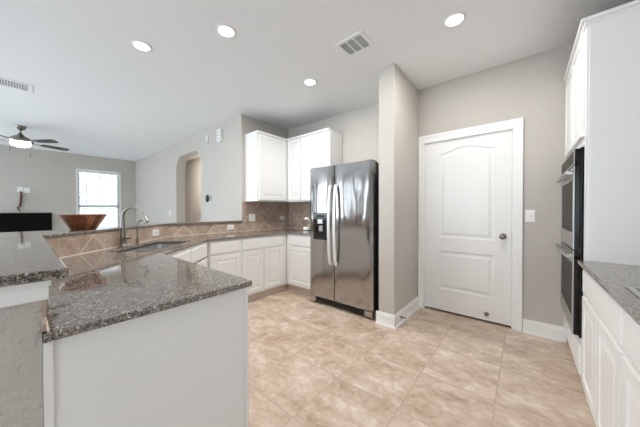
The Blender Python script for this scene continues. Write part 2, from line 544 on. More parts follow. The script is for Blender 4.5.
struct(MB().box(1.05, -0.92, 0, 4.6, -0.8, H).build('wall_nook', M['wall']))
f = MB().prism([(SOUTH, 0), (-0.8, 0), (-0.8, H), (SOUTH, H)], EAST, EAST + 0.1, 0, [[(a, z0), (b, z0), (b, z1), (a, z1)] for (a, b, z0, z1) in OPEN_E])  # unseen wall with the added nook opening
f.bm.transform(Matrix(((0, 0, 1, 0), (1, 0, 0, 0), (0, 1, 0, 0), (0, 0, 0, 1))))
struct(f.build('wall_nook_window_side', M['wall']))
for k, (a, b, z0, z1) in enumerate(OPEN + OPEN_E + [OPEN_W]):  # unseen windows, put in for daylight and reflections
    w = bpy.data.objects.new('window_%d' % (k + 2), None); C.objects.link(w); struct(w)
    if k < len(OPEN):
        w.location = ((a + b) / 2, SOUTH, z0)
    elif k < len(OPEN) + len(OPEN_E):
        w.location = (EAST, (a + b) / 2, z0); w.rotation_euler = (0, 0, PI / 2)
    else:
        w.location = (-9.16, (a + b) / 2, z0); w.rotation_euler = (0, 0, -PI / 2)
    hw = (b - a) / 2; hh = z1 - z0
    f = MB()
    for x in (-hw, -hw / 2 - 0.0, 0, hw / 2, hw):
        f.box(x - 0.04, -0.08, 0, x + 0.04, -0.01, hh)
    f.box(-hw, -0.08, 0, hw, -0.01, 0.07).box(-hw, -0.08, hh - 0.07, hw, -0.01, hh)
    f.build('window_frame', M['trim'], w)
    MB().box(-hw, -0.05, 0, hw, -0.045, hh).build('pane', M['pane'], w)

# living room window with blinds
w = bpy.data.objects.new('window_1', None); C.objects.link(w)
struct(w, 'white framed living room window with lowered white blinds', 'window'); w.location = (-9.16, (W0 + W1) / 2, WZ0)
hw = (W1 - W0) / 2; hh = WZ1 - WZ0
f = MB()
f.box(-0.12, -hw, 0, -0.06, -hw + 0.05, hh).box(-0.12, hw - 0.05, 0, -0.06, hw, hh)
f.box(-0.12, -hw, 0, -0.06, hw, 0.05).box(-0.12, -hw, hh - 0.05, -0.06, hw, hh).box(-0.12, -hw, hh * 0.42, -0.06, hw, hh * 0.42 + 0.05)
f.build('window_frame', M['trim'], w)
f = MB()
f.box(-0.005, -hw - 0.02, -0.02, 0.015, -hw + 0.015, hh + 0.02).box(-0.005, hw - 0.015, -0.02, 0.015, hw + 0.02, hh + 0.02)
f.box(-0.005, -hw, hh - 0.015, 0.015, hw, hh + 0.02).box(-0.02, -hw - 0.04, -0.03, 0.05, hw + 0.04, 0.0)
f.build('window_sill', M['trim'], w)
MB().box(-0.095, -hw, 0, -0.09, hw, hh).build('pane', M['pane'], w)
f = MB()
f.box(-0.055, -hw + 0.01, hh - 0.07, -0.005, hw - 0.01, hh - 0.005, 0.004)
z = 0.035
while z < hh - 0.09:
    b2 = bmesh.new(); bmesh.ops.create_cube(b2, size=1.0)
    f.join(b2, Matrix.Translation((-0.03, 0, z)) @ Matrix.Rotation(math.radians(-16), 4, 'Y') @ Matrix.Diagonal((0.048, 2 * hw - 0.03, 0.003, 1)))
    z += 0.042
for y in (-hw * 0.6, 0, hw * 0.6):
    f.box(-0.0085, y - 0.006, 0.03, -0.007, y + 0.006, hh - 0.07)
f.build('blinds', M['blind'], w)
# neighbour's brick wall outside the window
nb = MB().box(-11.5, -0.6, -0.1, -11.3, 8, 6.0).build('wall_outside', M['brick'], uv=lambda c: (c.y, c.z))
struct(MB().box(-10.3, -0.6, 2.9, -9.3, 8, 3.0).build('eave_sky_blocker', M['trim']))  # unseen eave added to keep sky light off the brick
struct(MB().box(-11.6, -5, -0.3, -9.3, 8, -0.1).build('ground_outside', M['carpet']))
struct(nb)

# half wall under the bar: leg along the sink side, diagonal behind the faucet, leg behind the peninsula
HW_Z = 1.043
half = [(-3.43, 2.2), (-3.43, 1.15), (-2.308, 0.028), (-0.97, 0.028), (-0.97, -0.086), (-2.364, -0.086), (-3.55, 1.10), (-3.55, 2.2)]
struct(MB().prism(half, 0, HW_Z).build('wall_half', M['wall_knockdown']), 'textured beige half wall carrying the granite bar', 'half wall')


# trim under the bar at the end of the half wall
f = MB()
f.box(-0.97, -0.09, 0.99, -0.95, 0.040, 1.043, 0.004).box(-0.97, -0.095, 1.026, -0.943, 0.045, 1.043, 0.003)
struct(f.build('trim_1', M['trim']), 'white trim board under the end of the bar', 'trim')


# backsplash tiles, a thin skin on the walls, uv in metres along the wall
def splash(name, p, q, z0, z1, t=0.008, s0=0.0):
    p = Vector(p); q = Vector(q); d = (q - p); L = d.length; d.normalize()
    n = Vector((d.y, -d.x))
    poly = [p, q, q + n * t, p + n * t]
    f = MB().prism([(v.x, v.y) for v in poly], z0, z1)
    o = f.build(name, M['splash'], uv=lambda c: (s0 + (Vector((c.x, c.y)) - p).dot(d), c.z))
    o['kind'] = 'structure'
    return o


bs = [splash('wall_tile', (-0.962, 0.028), (-2.308, 0.028), 0.9, 1.043, 0.008, 0.0),
      splash('wall_tile', (-2.308, 0.028), (-3.43, 1.15), 0.9, 1.043, 0.008, 1.37),
      splash('wall_tile', (-3.43, 1.15), (-3.43, 2.2), 0.9, 1.043, 0.008, 2.93),
      splash('wall_tile', (-3.43, 2.2), (-3.43, 3.2), 0.9, 1.368, 0.008, 3.98),
      splash('wall_tile', (-3.43, 3.2), (-2.2, 3.2), 0.9, 1.368, 0.008, 4.98)]


# pale caulk line where the tiles meet the granite
M['caulk'] = plain('pale_caulk', srgb(218, 207, 194), 0.6)
f = MB()
cl = [(-0.962, 0.028), (-2.308, 0.028), (-3.43, 1.15), (-3.43, 3.2), (-2.25, 3.2)]
for p, q in zip(cl, cl[1:]):
    p = Vector(p); q = Vector(q); d = (q - p).normalized(); n = Vector((d.y, -d.x))
    f.prism([tuple(p), tuple(q), tuple(q + n * 0.013), tuple(p + n * 0.013)], 0.8995, 0.906)
struct(f.build('trim_3', M['caulk']))

# ------------------------------------------------------------------ baseboards and door trim
def baseboard(name, p, q, h=0.135, t=0.015, side=1):
    p = Vector(p); q = Vector(q); d = (q - p).normalized(); n = Vector((d.y, -d.x)) * side
    f = MB()
    for (tt, z0, z1) in ((t, 0, h - 0.02), (t * 0.6, h - 0.02, h)):
        f.prism([tuple(p), tuple(q), tuple(q + n * tt), tuple(p + n * tt)], z0, z1)
    f.prism([tuple(p), tuple(q), tuple(q + n * (t + 0.012)), tuple(p + n * (t + 0.012))], 0, 0.018)
    return struct(f.build(name, M['trim']))


baseboard('baseboard_door', (-0.012, 3.2), (0.30, 3.2))
baseboard('baseboard_column', (-1.04 , 3.18), (-1.04, 2.437), side=-1)
baseboard('baseboard_column_front', (-1.24, 2.452), (-1.025, 2.452))
baseboard('baseboard_arch', (-4.82, 2.2), (-3.55, 2.2))
baseboard('baseboard_arch_far', (-9.16, 2.2), (-6.03, 2.2))
baseboard('baseboard_window', (-9.16, -4.5), (-9.16, 2.2))
baseboard('baseboard_hall', (-9.1, 3.2), (-3.55, 3.2))

# door casing
f = MB()
for (x0, x1) in ((-1.036, -0.966), (-0.10, -0.014)):
    f.box(x0, 3.182, 0, x1, 3.2, 2.14, 0.004)
    f.box(x0 + (0.05 if x0 > -0.5 else 0.002), 3.176, 0, x1 - (0.002 if x0 > -0.5 else 0.04), 3.195, 2.14, 0.004)
f.box(-1.036, 3.1825, 2.05, -0.014, 3.2, 2.145, 0.004)
f.box(-1.036, 3.1765, 2.11, -0.014, 3.195, 2.145, 0.004)
f.box(-0.972, 3.2, 0, -0.963, 3.31, 2.045).box(-0.103, 3.2, 0, -0.094, 3.31, 2.045).box(-0.972, 3.2, 2.036, -0.094, 3.31, 2.045)
struct(f.build('trim_2', M['trim']), 'white casing round the panel door', 'trim')

# panel door
door = bpy.data.objects.new('door_1', None); C.objects.link(door)
struct(door, 'white two panel interior door with arched upper panel', 'door'); door.location = (-0.961, 3.21, 0.024)
DW, DH, DT = 0.856, 2.022, 0.035


def rect_loop(x0, x1, z0, z1, i):
    return [(x0 + i, z0 + i), (x1 - i, z0 + i), (x1 - i, z1 - i), (x0 + i, z1 - i)]


def arch_loop(x0, x1, z0, z1, rise, i, n=20):
    pts = [(x0 + i, z0 + i), (x1 - i, z0 + i)]
    for k in range(n + 1):
        t = k / n
        x = (x1 - i) + ((x0 + i) - (x1 - i)) * t
        u = (x - x0) / (x1 - x0)
        pts.append((x, z1 - i + rise * (0.5 - 0.5 * math.cos(2 * PI * u)) ** 0.8))
    return pts


def slab_with_panels(W, Hh, T, loops, steps):
    """slab lying in x,z with its front at y=0 (back at y=T); loops: functions inset -> outline; steps: [(inset, depth)]"""
    bm = bmesh.new()
    outer = [bm.verts.new((x, 0, z)) for x, z in rect_loop(0, W, 0, Hh, 0.002)]
    eds = [bm.edges.new((outer[k], outer[(k + 1) % 4])) for k in range(4)]
    tops = []
    for lf in loops:
        vs = [bm.verts.new((x, 0, z)) for x, z in lf(0)]
        eds += [bm.edges.new((vs[k], vs[(k + 1) % len(vs)])) for k in range(len(vs))]
        tops.append(vs)
    bmesh.ops.triangle_fill(bm, use_beauty=True, use_dissolve=True, edges=eds, normal=(0, -1, 0))
    for lf, vs in zip(loops, tops):
        prev = vs
        for (ins, dep) in steps:
            cur = [bm.verts.new((x, dep, z)) for x, z in lf(ins)]
            for k in range(len(cur)):
                bm.faces.new((prev[k], prev[(k + 1) % len(cur)], cur[(k + 1) % len(cur)], cur[k]))
            prev = cur
        bm.faces.new(prev)
    a = outer
    for (ins, dep) in ((0.0, 0.002), (0.0, T)):
        cur = [bm.verts.new((x, dep, z)) for x, z in rect_loop(0, W, 0, Hh, ins)]
        for k in range(4):
            bm.faces.new((a[k], a[(k + 1) % 4], cur[(k + 1) % 4], cur[k]))
        a = cur
    bm.faces.new(a)
    bmesh.ops.recalc_face_normals(bm, faces=bm.faces[:])
    return bm


f = MB()
f.join(slab_with_panels(DW, DH, DT, [lambda i: arch_loop(0.165, 0.712, 0.875, 1.868, 0.062, i), lambda i: rect_loop(0.165, 0.712, 0.253, 0.715, i)],
                        [(0.006, 0.008), (0.02, 0.011), (0.034, 0.010), (0.055, 0.003)]))
f.build('door_slab', M['white'], door)
f = MB()
f.lathe([(0.032, 0), (0.032, 0.006), (0.012, 0.010), (0.011, 0.035), (0.024, 0.042), (0.030, 0.055), (0.027, 0.068), (0.012, 0.074)], seg=20)
f.bm.transform(Matrix.Translation((0.785, 0, 0.925)) @ Matrix.Rotation(PI / 2, 4, 'X'))
f.build('door_knob', M['nickel'], door, True)
f = MB()
f.lathe([(0.022, 0), (0.022, 0.006), (0.014, 0.008), (0.013, 0.03), (0.017, 0.032), (0.015, 0.04)], seg=16)
f.bm.transform(Matrix.Translation((0.646, 0, 0.072)) @ Matrix.Rotation(PI / 2, 4, 'X'))
f.build('door_holder', M['nickel'], door, True)
for z in (0.2, 1.0, 1.83):
    MB().box(-0.006, -0.012, z - 0.045, 0.004, 0.004, z + 0.045, 0.002).build('hinge', M['trim'], door)
MB().box(0.852, 0.004, 0.88, 0.8605, 0.03, 0.99).build('strike_plate', M['nickel'], door)

# little door stop on the baseboard of the column
t = thing('door_stop', 'small spring door stop on the baseboard of the wall stub', 'door stop', (-1.024, 2.60, 0.07))
MB().lathe([(0.016, 0), (0.016, 0.004), (0.006, 0.008)], axis='X', seg=14).build('base_flange', M['nickel'], t, True)
MB().lathe([(0.006, 0.006), (0.006, 0.055)], axis='X', seg=12).build('spring', M['nickel'], t, True)
MB().lathe([(0.010, 0.055), (0.011, 0.06), (0.009, 0.075)], axis='X', seg=14).build('rubber_tip', M['rubber'], t, True)


# ------------------------------------------------------------------ cabinets
STEP = [(0.004, 0.006), (0.010, 0.0075), (0.016, 0.0075), (0.040, 0.002)]


def panel_door(w, h, fr=0.055, t=0.019):
    """raised panel front, front face at y=-t"""
    bm = slab_with_panels(w, h, t, [lambda i: rect_loop(fr, w - fr, fr, h - fr, i)], STEP)
    bm.transform(Matrix.Translation((0, -t, 0)))
    return bm


def drawer_front(w, h, t=0.019):
    bm = bmesh.new(); a = None
    for (ins, dep) in ((0.012, -t), (0.005, -t + 0.002), (0.0, -t + 0.008), (0.0, 0.0)):
        cur = [bm.verts.new((x, dep, z)) for x, z in rect_loop(0, w, 0, h, ins)]
        if a is None:
            bm.faces.new(cur)
        else:
            for k in range(4):
                bm.faces.new((a[k], a[(k + 1) % 4], cur[(k + 1) % 4], cur[k]))
        a = cur
    bm.faces.new(a)
    bmesh.ops.recalc_face_normals(bm, faces=bm.faces[:])
    return bm


def cabinet(name, label, loc, rot, w, depth, z0, z1, fronts, kick=True, kick_in=0.045, kick_ext=(0.0, 0.0), group=None, cat='cabinet', crown=False, left_panel=False):
    """front of the carcass at local y=0, depth towards +y, x to the right as one faces it"""
    t = thing(name, label, cat, loc, rot, group)
    f = MB().box(0, 0, z0, w, depth, z1, 0.002, 1)
    f.build('body', M['white'], t)
    if kick:
        f = MB().box(0, kick_in, 0, w, depth, z0)
        if kick_ext[0]: f.box(-kick_ext[0], kick_in, 0, -0.0005, kick_in + 0.012, z0)
        if kick_ext[1]: f.box(w + 0.0005, kick_in, 0, w + kick_ext[1], kick_in + 0.012, z0)
        f.box(-kick_ext[0], kick_in - 0.012, 0, w + kick_ext[1], kick_in - 0.0005, 0.02, 0.003)
        f.build('toe_kick', M['kick'], t)
    if crown:
        f = MB().box(-0.004, -0.03, z1 - 0.03, w + 0.004, depth, z1, 0.004)
        f.build('top_moulding', M['white'], t)
    for (kind, a, b, c, d) in fronts:
        f = MB()
        f.join(panel_door(b - a, d - c) if kind == 'door' else drawer_front(b - a, d - c))
        o = f.build(kind, M['white'], t); o.location = (a, -0.0005, c)
    return t


CT = 0.875      # top of the base cabinets, under the granite
BF = -2.805     # face of the sink-side cabinets (x)
# run along the sink wall, facing +x
cabinet('base_cabinet', 'white base cabinet with one drawer over one door right of the corner sink', (BF, 1.36, 0), PI / 2, 0.415, 0.62, 0.10, CT,
        [('drawer', 0.015, 0.40, 0.71, 0.85), ('door', 0.015, 0.40, 0.125, 0.69)], group='base cabinets')
cabinet('base_cabinet', 'wide white base cabinet with one drawer over two doors under the left wall cabinet', (BF, 1.775, 0), PI / 2, 0.798, 0.62, 0.10, CT,
        [('drawer', 0.015, 0.70, 0.71, 0.85), ('door', 0.015, 0.352, 0.125, 0.69), ('door', 0.363, 0.70, 0.125, 0.69)], kick_ext=(0.0, 0.045), group='base cabinets')
# run along the refrigerator wall, facing -y
cabinet('base_cabinet', 'white base cabinet with one drawer over one door left of the refrigerator', (-2.804, 2.5745, 0), 0, 0.564, 0.62, 0.10, CT,
        [('drawer', 0.04, 0.545, 0.71, 0.85), ('door', 0.04, 0.545, 0.125, 0.69)], kick_ext=(0.030, 0.0), group='base cabinets')
# diagonal sink cabinet
t = thing('sink_cabinet', 'white corner sink cabinet set diagonally with two false drawer fronts', 'cabinet', (-2.12, 0.67, 0), math.radians(135), 'base cabinets')
DL = 0.955
poly = [(0.03, 0.0), (DL - 0.0, 0.0), (DL - 0.0, 0.04), (DL + 0.22, 0.30), (DL * 0.5 + 0.2, 0.56), (DL * 0.5 - 0.2, 0.56), (-0.22, 0.30), (0.03, 0.04)]
MB().prism(poly, 0.10, 0.69).build('body', M['white'], t)
MB().box(0.03, 0.0, 0.70, DL, 0.02, CT).build('face_frame', M['white'], t)
MB().box(0.03, 0.07, 0.0, DL, 0.30, 0.10).build('toe_kick', M['kick'], t)
for (k, a, b, c, d) in (('drawer', 0.08, 0.47, 0.71, 0.85), ('drawer', 0.485, 0.875, 0.71, 0.85), ('door', 0.08, 0.47, 0.125, 0.69), ('door', 0.485, 0.875, 0.125, 0.69)):
    f = MB(); f.join(panel_door(b - a, d - c) if k == 'door' else drawer_front(b - a, d - c))
    o = f.build(k, M['white'], t); o.location = (a, -0.0005, c)

# peninsula cabinet: plain end panel towards the camera, doors on the kitchen side
t = thing('peninsula_cabinet', 'white peninsula cabinet with a large plain end panel in the foreground', 'cabinet', (-0.98, 0.0, 0), 0, 'base cabinets')
MB().box(-1.10, 0.06, 0.10, -0.012, 0.636, CT).build('body', M['white'], t)
MB().box(-1.10, 0.06, 0.0, -0.012, 0.566, 0.10).build('toe_kick', M['kick'], t)
MB().box(-0.012, 0.0285, 0.0, 0.0, 0.655, CT, 0.001, 1).build('end_panel', M['white'], t)
MB().box(0.0, 0.0285, 0.0, 0.0095, 0.048, CT, 0.002).build('scribe_strip', M['white'], t)
MB().box(0.0, 0.637, 0.0, 0.007, 0.655, CT, 0.002).build('corner_strip', M['white'], t)
for (k, a, b, c, d) in (('drawer', 0.03, 0.52, 0.71, 0.85), ('drawer', 0.535, 1.03, 0.71, 0.85), ('door', 0.03, 0.52, 0.125, 0.69), ('door', 0.535, 1.03, 0.125, 0.69)):
    f = MB(); f.join(panel_door(b - a, d - c) if k == 'door' else drawer_front(b - a, d - c))
    o = f.build(k, M['white'], t); o.location = (-a - 0.01, 0.6365, c); o.rotation_euler = (0, 0, PI)

# upper wall cabinets
cabinet('wall_cabinet', 'white wall cabinet with one door on the wall left of the corner', (-3.117, 2.257, 0), PI / 2, 0.62, 0.303, 1.37, 2.432,
        [('door', 0.045, 0.575, 1.39, 2.395)], kick=False, group='wall cabinets', crown=True)
t = cabinet('wall_cabinet', 'white wall cabinet with a narrow and a wide door beside the refrigerator', (-3.117, 2.877, 0), 0, 0.917, 0.315, 1.37, 2.432,
            [('door', 0.03, 0.325, 1.39, 2.395), ('door', 0.345, 0.90, 1.39, 2.395)], kick=False, group='wall cabinets', crown=True)

# ------------------------------------------------------------------ right side: oven tower and base run (facing -x)
RX = 0.295
t = thing('oven_cabinet', 'tall white oven cabinet beside the door wall', 'cabinet', (RX, 3.195, 0), -PI / 2)
# local x runs towards the camera, local y into the wall
L = 0.915
f = MB()
f.box(0, 0, 0.10, 0.055, 0.63, 2.432).box(L - 0.05, 0, 0.10, L, 0.63, 2.432)
f.box(0.055, 0, 1.645, L - 0.05, 0.63, 2.432).box(0.055, 0, 0.10, L - 0.05, 0.63, 0.36).box(0.055, 0.60, 0.36, L - 0.05, 0.63, 1.645)
f.build('body', M['white'], t)
MB().box(L, 0.012, 0.0, L + 0.004, 0.63, 2.432).build('side_panel', M['white'], t)
MB().box(0.0, 0.05, 0, L, 0.63, 0.10).build('toe_kick', M['white'], t)
f = MB().box(-0.0, -0.028, 2.405, L + 0.012, 0.63, 2.432, 0.004).box(0.0, -0.012, 2.385, L + 0.006, 0.63, 2.41, 0.003)
f.build('top_moulding', M['white'], t)
for (a, b, c, d) in ((0.05, 0.45, 1.70, 2.375), (0.465, 0.865, 1.70, 2.375)):
    f = MB(); f.join(panel_door(b - a, d - c)); o = f.build('door', M['white'], t); o.location = (a, -0.0005, c)
f = MB(); f.join(drawer_front(0.80, 0.19)); o = f.build('drawer', M['white'], t); o.location = (0.057, -0.0005, 0.135)

ov = thing('double_oven', 'stainless steel double wall oven with black trim in the tall cabinet', 'oven', (RX, 3.130, 0.365), -PI / 2)
OW = 0.75
MB().box(0.004, 0.0, 0.003, OW - 0.004, 0.58, 1.272).build('oven_body', M['black_matte'], ov)
MB().box(-0.006, -0.012, 0.0, OW + 0.010, 0.0, 1.275).build('trim_frame', M['black'], ov)
MB().box(0.0, -0.038, 1.165, OW, -0.012, 1.27, 0.002).build('panel_housing', M['black'], ov)
MB().box(0.002, -0.042, 1.167, OW - 0.002, -0.038, 1.268, 0.001).build('control_panel', M['steel_plain'], ov)
MB().box(OW * 0.03, -0.043, 1.178, OW * 0.97, -0.041, 1.258).build('display', M['oven_glass'], ov)


def oven_door(z0, z1, wz0, wz1, hz):
    f = MB().prism([(0.0, z0), (OW, z0), (OW, z1), (0.0, z1)], -0.043, -0.038, 0.001, ([(0.045, wz0), (OW - 0.045, wz0), (OW - 0.045, wz1), (0.045, wz1)],), 'XZ')
    d = f.build('door', M['steel_plain'], ov)
    MB().box(0.001, -0.0385, z0 + 0.001, OW - 0.001, -0.012, z1 - 0.001, 0.002).build('door_edge', M['black'], d)
    MB().box(0.047, -0.0405, wz0 + 0.002, OW - 0.047, -0.038, wz1 - 0.002).build('window', M['oven_glass'], d)
    h = MB()
    h.tube([(0.03, -0.068, hz), (0.10, -0.073, hz), (OW / 2, -0.075, hz), (OW - 0.10, -0.073, hz), (OW - 0.03, -0.068, hz)], 0.012)
    for x in (0.05, OW - 0.05):
        h.box(x - 0.012, -0.070, hz - 0.010, x + 0.012, -0.040, hz + 0.010, 0.003)
    h.build('handle', M['steel_plain'], d, True)


oven_door(0.59, 1.155, 0.70, 1.065, 1.115)
oven_door(0.01, 0.575, 0.12, 0.49, 0.54)

RF = 0.30
cabinet('base_cabinet', 'white base cabinet with one drawer over two doors next to the double oven', (RF, 2.266, 0), -PI / 2, 0.83, 0.62, 0.10, CT,
        [('drawer', 0.012, 0.815, 0.70, 0.85), ('door', 0.012, 0.408, 0.125, 0.68), ('door', 0.419, 0.815, 0.125, 0.68)], group='base cabinets', kick_in=0.03)
cabinet('base_cabinet', 'white base cabinet under the cooktop at the right edge', (RF, 1.432, 0), -PI / 2, 0.80, 0.62, 0.10, CT,
        [('drawer', 0.012, 0.788, 0.70, 0.85), ('door', 0.012, 0.395, 0.125, 0.68), ('door', 0.405, 0.788, 0.125, 0.68)], group='base cabinets', kick_in=0.03)

# ------------------------------------------------------------------ granite
# sink cut-out: rectangle on the diagonal
WM = Vector((-2.8775, 0.5975)); SD = Vector((-0.7071, 0.7071)); ND = Vector((0.7071, 0.7071))


def dg(s, n):
    p = WM + SD * s + ND * n
    return (p.x, p.y)


def rrect(s0, s1, n0, n1, r, k=5):
    pts = []
    for (cx, cy, a0) in ((s0 + r, n0 + r, PI), (s1 - r, n0 + r, 1.5 * PI), (s1 - r, n1 - r, 0), (s0 + r, n1 - r, 0.5 * PI)):
        for i in range(k + 1):
            a = a0 + i * PI / 2 / k
            pts.append(dg(cx + r * math.cos(a), cy + r * math.sin(a)))
    return pts


S0, S1, N0, N1 = -0.40, 0.34, 0.115, 0.475
outline = [(-0.956, 0.0295), (-0.956, 0.661), (-0.966, 0.671), (-2.10, 0.671), (-2.775, 1.346), (-2.775, 2.545), (-2.245, 2.545), (-2.245, 3.19), (-3.42, 3.19), (-3.42, 1.152), (-2.2975, 0.0295)]
ct = MB().prism(outline, 0.8755, 0.90, 0.005, (rrect(S0, S1, N0, N1, 0.05),)).build('kitchen_countertop', M['granite'])
tag(ct, 'speckled brown granite countertop over peninsula, corner sink and cabinets', 'countertop')
bar = [(-0.925, 0.065), (-0.935, 0.075), (-2.335, 0.075), (-3.40, 1.14), (-3.40, 2.197), (-3.64, 2.197), (-3.64, 1.06), (-2.86, 0.28), (-2.86, -0.36), (-0.925, -0.36)]
bt = MB().prism(bar, 1.044, 1.07, 0.005).build('bar_top', M['granite'])
tag(bt, 'raised speckled granite bar top on the half wall', 'bar top')
rc = MB().prism([(0.262, -0.3), (0.262, 2.274), (0.925, 2.274), (0.925, -0.3)], 0.8755, 0.90, 0.005).build('cooktop_countertop', M['granite'])
tag(rc, 'speckled granite countertop at right holding the cooktop', 'countertop')

# cooktop
ck = thing('cooktop', 'black cooktop with steel rim set in the right countertop', 'cooktop', (0.32, 1.60, 0.90))
f = MB().prism([(0, 0), (0, -0.76), (0.52, -0.76), (0.52, 0)], 0.0005, 0.006, 0.002, ([(0.022, -0.022), (0.022, -0.738), (0.498, -0.738), (0.498, -0.022)],))
f.build('rim', M['steel_plain'], ck)
MB().box(0.02, -0.74, 0.0005, 0.50, -0.02, 0.005).build('glass_top', M['black'], ck)
for (x, y, r) in ((0.14, -0.2, 0.08), (0.14, -0.55, 0.1), (0.38, -0.2, 0.1), (0.38, -0.55, 0.08)):
    MB().lathe([(r, 0.005), (r, 0.0056), (r - 0.004, 0.0058)], center=(x, y, 0), seg=32).build('burner', M['black_matte'], ck)

# sink: two bowls hung under the granite
sk = thing('kitchen_sink', 'stainless undermount double bowl sink in the corner of the counter', 'sink', (0, 0, 0))


def bowl(s0, s1, n0, n1, name):
    bm = bmesh.new()
    prev = None
    for (ins, z) in ((-0.006, 0.868), (0.0, 0.866), (0.012, 0.72), (0.04, 0.705), (0.12, 0.70)):
        r = max(0.05 - ins * 0.2, 0.01)
        cur = [bm.verts.new((p[0], p[1], z)) for p in rrect(s0 + ins, s1 - ins, n0 + ins, n1 - ins, r)]
        if prev:
            for k in range(len(cur)):
                bm.faces.new((prev[k], prev[(k + 1) % len(cur)], cur[(k + 1) % len(cur)], cur[k]))
        prev = cur
    bm.faces.new(prev)
    f = MB(); f.join(bm)
    o = f.build(name, M['sink_steel'], sk, True)
    c = dg((s0 + s1) / 2, (n0 + n1) / 2)
    MB().lathe([(0.042, 0.7005), (0.042, 0.704), (0.02, 0.702)], center=(c[0], c[1], 0), seg=20).build('drain', M['nickel'], o, True)


bowl(S0 - 0.004, -0.04, N0 - 0.004, N1 + 0.004, 'bowl')
bowl(-0.02, S1 + 0.004, N0 - 0.004, N1 + 0.004, 'bowl')
MB().prism([dg(-0.05, N0), dg(-0.05, N1), dg(-0.01, N1), dg(-0.01, N0)], 0.845, 0.855).build('divider', M['sink_steel'], sk)

# faucet (gooseneck, spout over the sink), built along local +x = ND
p = dg(-0.105, 0.062)
fa = thing('kitchen_faucet', 'tall brushed nickel gooseneck faucet with pull-down head behind the sink', 'faucet', (p[0], p[1], 0.90), math.radians(45))
MB().lathe([(0.030, 0), (0.030, 0.008), (0.025, 0.014), (0.023, 0.05), (0.0205, 0.13), (0.0145, 0.22), (0.0135, 0.235)], seg=20).build('base', M['nickel'], fa, True)
pts = [(0, 0, 0.22), (0, 0, 0.27)]
RR = 0.083
for k in range(15):
    a = PI - k * (PI * 0.93) / 14
    pts.append((RR + RR * math.cos(a), 0, 0.275 + RR * math.sin(a)))
MB().tube(pts, 0.0125, 14).build('spout', M['nickel'], fa, True)
e = Vector(pts[-1]); dirn = (Vector(pts[-1]) - Vector(pts[-2])).normalized(); dirn = Vector((dirn.x + 0.16, 0, dirn.z)).normalized()
MB().tube([e, e + dirn * 0.015, e + dirn * 0.04, e + dirn * 0.08, e + dirn * 0.085], [0.013, 0.015, 0.018, 0.020, 0.016], 14).build('spray_head', M['nickel'], fa, True)
MB().tube([(0.0, -0.015, 0.075), (0.02, -0.035, 0.078), (0.075, -0.05, 0.082), (0.095, -0.052, 0.086)], [0.012, 0.010, 0.007, 0.006], 10).build('lever', M['nickel'], fa, True)

p = dg(0.09, 0.062)
wt = thing('filter_tap', 'small slim nickel water tap right of the tall faucet', 'tap', (p[0], p[1], 0.90), math.radians(45))
MB().lathe([(0.020, 0), (0.020, 0.006), (0.013, 0.012), (0.013, 0.05), (0.008, 0.06)], seg=16).build('base', M['nickel'], wt, True)
pts = [(0, 0, 0.05), (0, 0, 0.17)]
for k in range(9):
    a = PI - k * (PI * 0.55) / 8
    pts.append((0.05 + 0.05 * math.cos(a), 0, 0.18 + 0.05 * math.sin(a)))
pts.append((0.095, 0, 0.222))
MB().tube(pts, 0.0055, 10).build('spout', M['nickel'], wt, True)
MB().tube([(0, 0, 0.045), (0.0, 0.02, 0.05), (0.0, 0.055, 0.056)], [0.006, 0.005, 0.004], 8).build('lever', M['nickel'], wt, True)

# wooden bowl on the bar
bw = thing('salad_bowl', 'wooden stave salad bowl standing on the granite bar', 'bowl', (-2.79, 0.315, 1.0702))
f = MB().lathe([(0.075, 0.0), (0.080, 0.004), (0.144, 0.116), (0.146, 0.120), (0.140, 0.121), (0.136, 0.116), (0.072, 0.014), (0.02, 0.012)], seg=32)
f.build('bowl_wall', M['staves'], bw, True)
f = MB().lathe([(0.146, 0.1175), (0.148, 0.120), (0.146, 0.123), (0.138, 0.123), (0.136, 0.120)], seg=32, cap=False)
f.build('rim', M['bowl'], bw, True)

# ------------------------------------------------------------------ refrigerator
fr = thing('refrigerator', 'tall stainless steel side by side refrigerator with ice dispenser', 'refrigerator', (-2.227, 2.462, 0))
FW, FH = 0.938, 1.785
f = MB().box(0.012, 0.075, 0.045, FW - 0.004, 0.70, FH - 0.012, 0.006)
f.build('case', M['dark_metal'], fr)


def fridge_door(x0, x1, name, hole=None):
    """bowed stainless door with rounded vertical edges, lofted in z"""
    f = MB()
    n = 14
    prof = []
    for k in range(n + 1):
        t = k / n
        x = x0 + (x1 - x0) * t
        edge = min(t, 1 - t) * (x1 - x0)
        y = 0.012 * (1 - min(edge / 0.02, 1)) ** 2 - 0.004 * math.sin(PI * t)
        prof.append((x, y))
    poly = prof + [(x1, 0.066), (x0, 0.066)]
    f.prism(poly, 0.095, FH, 0.004)
    return f.build(name, M['steel'], fr)


fd = fridge_door(0.0, 0.397, 'freezer_door')
rd = fridge_door(0.406, FW, 'refrigerator_door')
MB().box(0.006, 0.060, 0.10, FW - 0.006, 0.078, FH - 0.01).build('gasket', M['black_matte'], fr)
# handles: two bowed bars side by side at the meeting edge
for (x, par) in ((0.362, fd), (0.446, rd)):
    pts = []
    rr = []
    for k in range(17):
        t = k / 16
        pts.append((x, -0.03 - 0.045 * math.sin(PI * t) ** 0.6, 0.555 + 0.975 * t))
        rr.append(0.0145)
    h = MB().tube(pts, rr, 12)
    h.bm.transform(Matrix.Translation((x, 0, 0)) @ Matrix.Diagonal((1.45, 0.8, 1, 1)) @ Matrix.Translation((-x, 0, 0)))
    for z in (0.565, 1.52):
        h.box(x - 0.014, -0.03, z - 0.022, x + 0.014, 0.004, z + 0.022, 0.004)
    h.build('handle', M['chrome'], par, True)
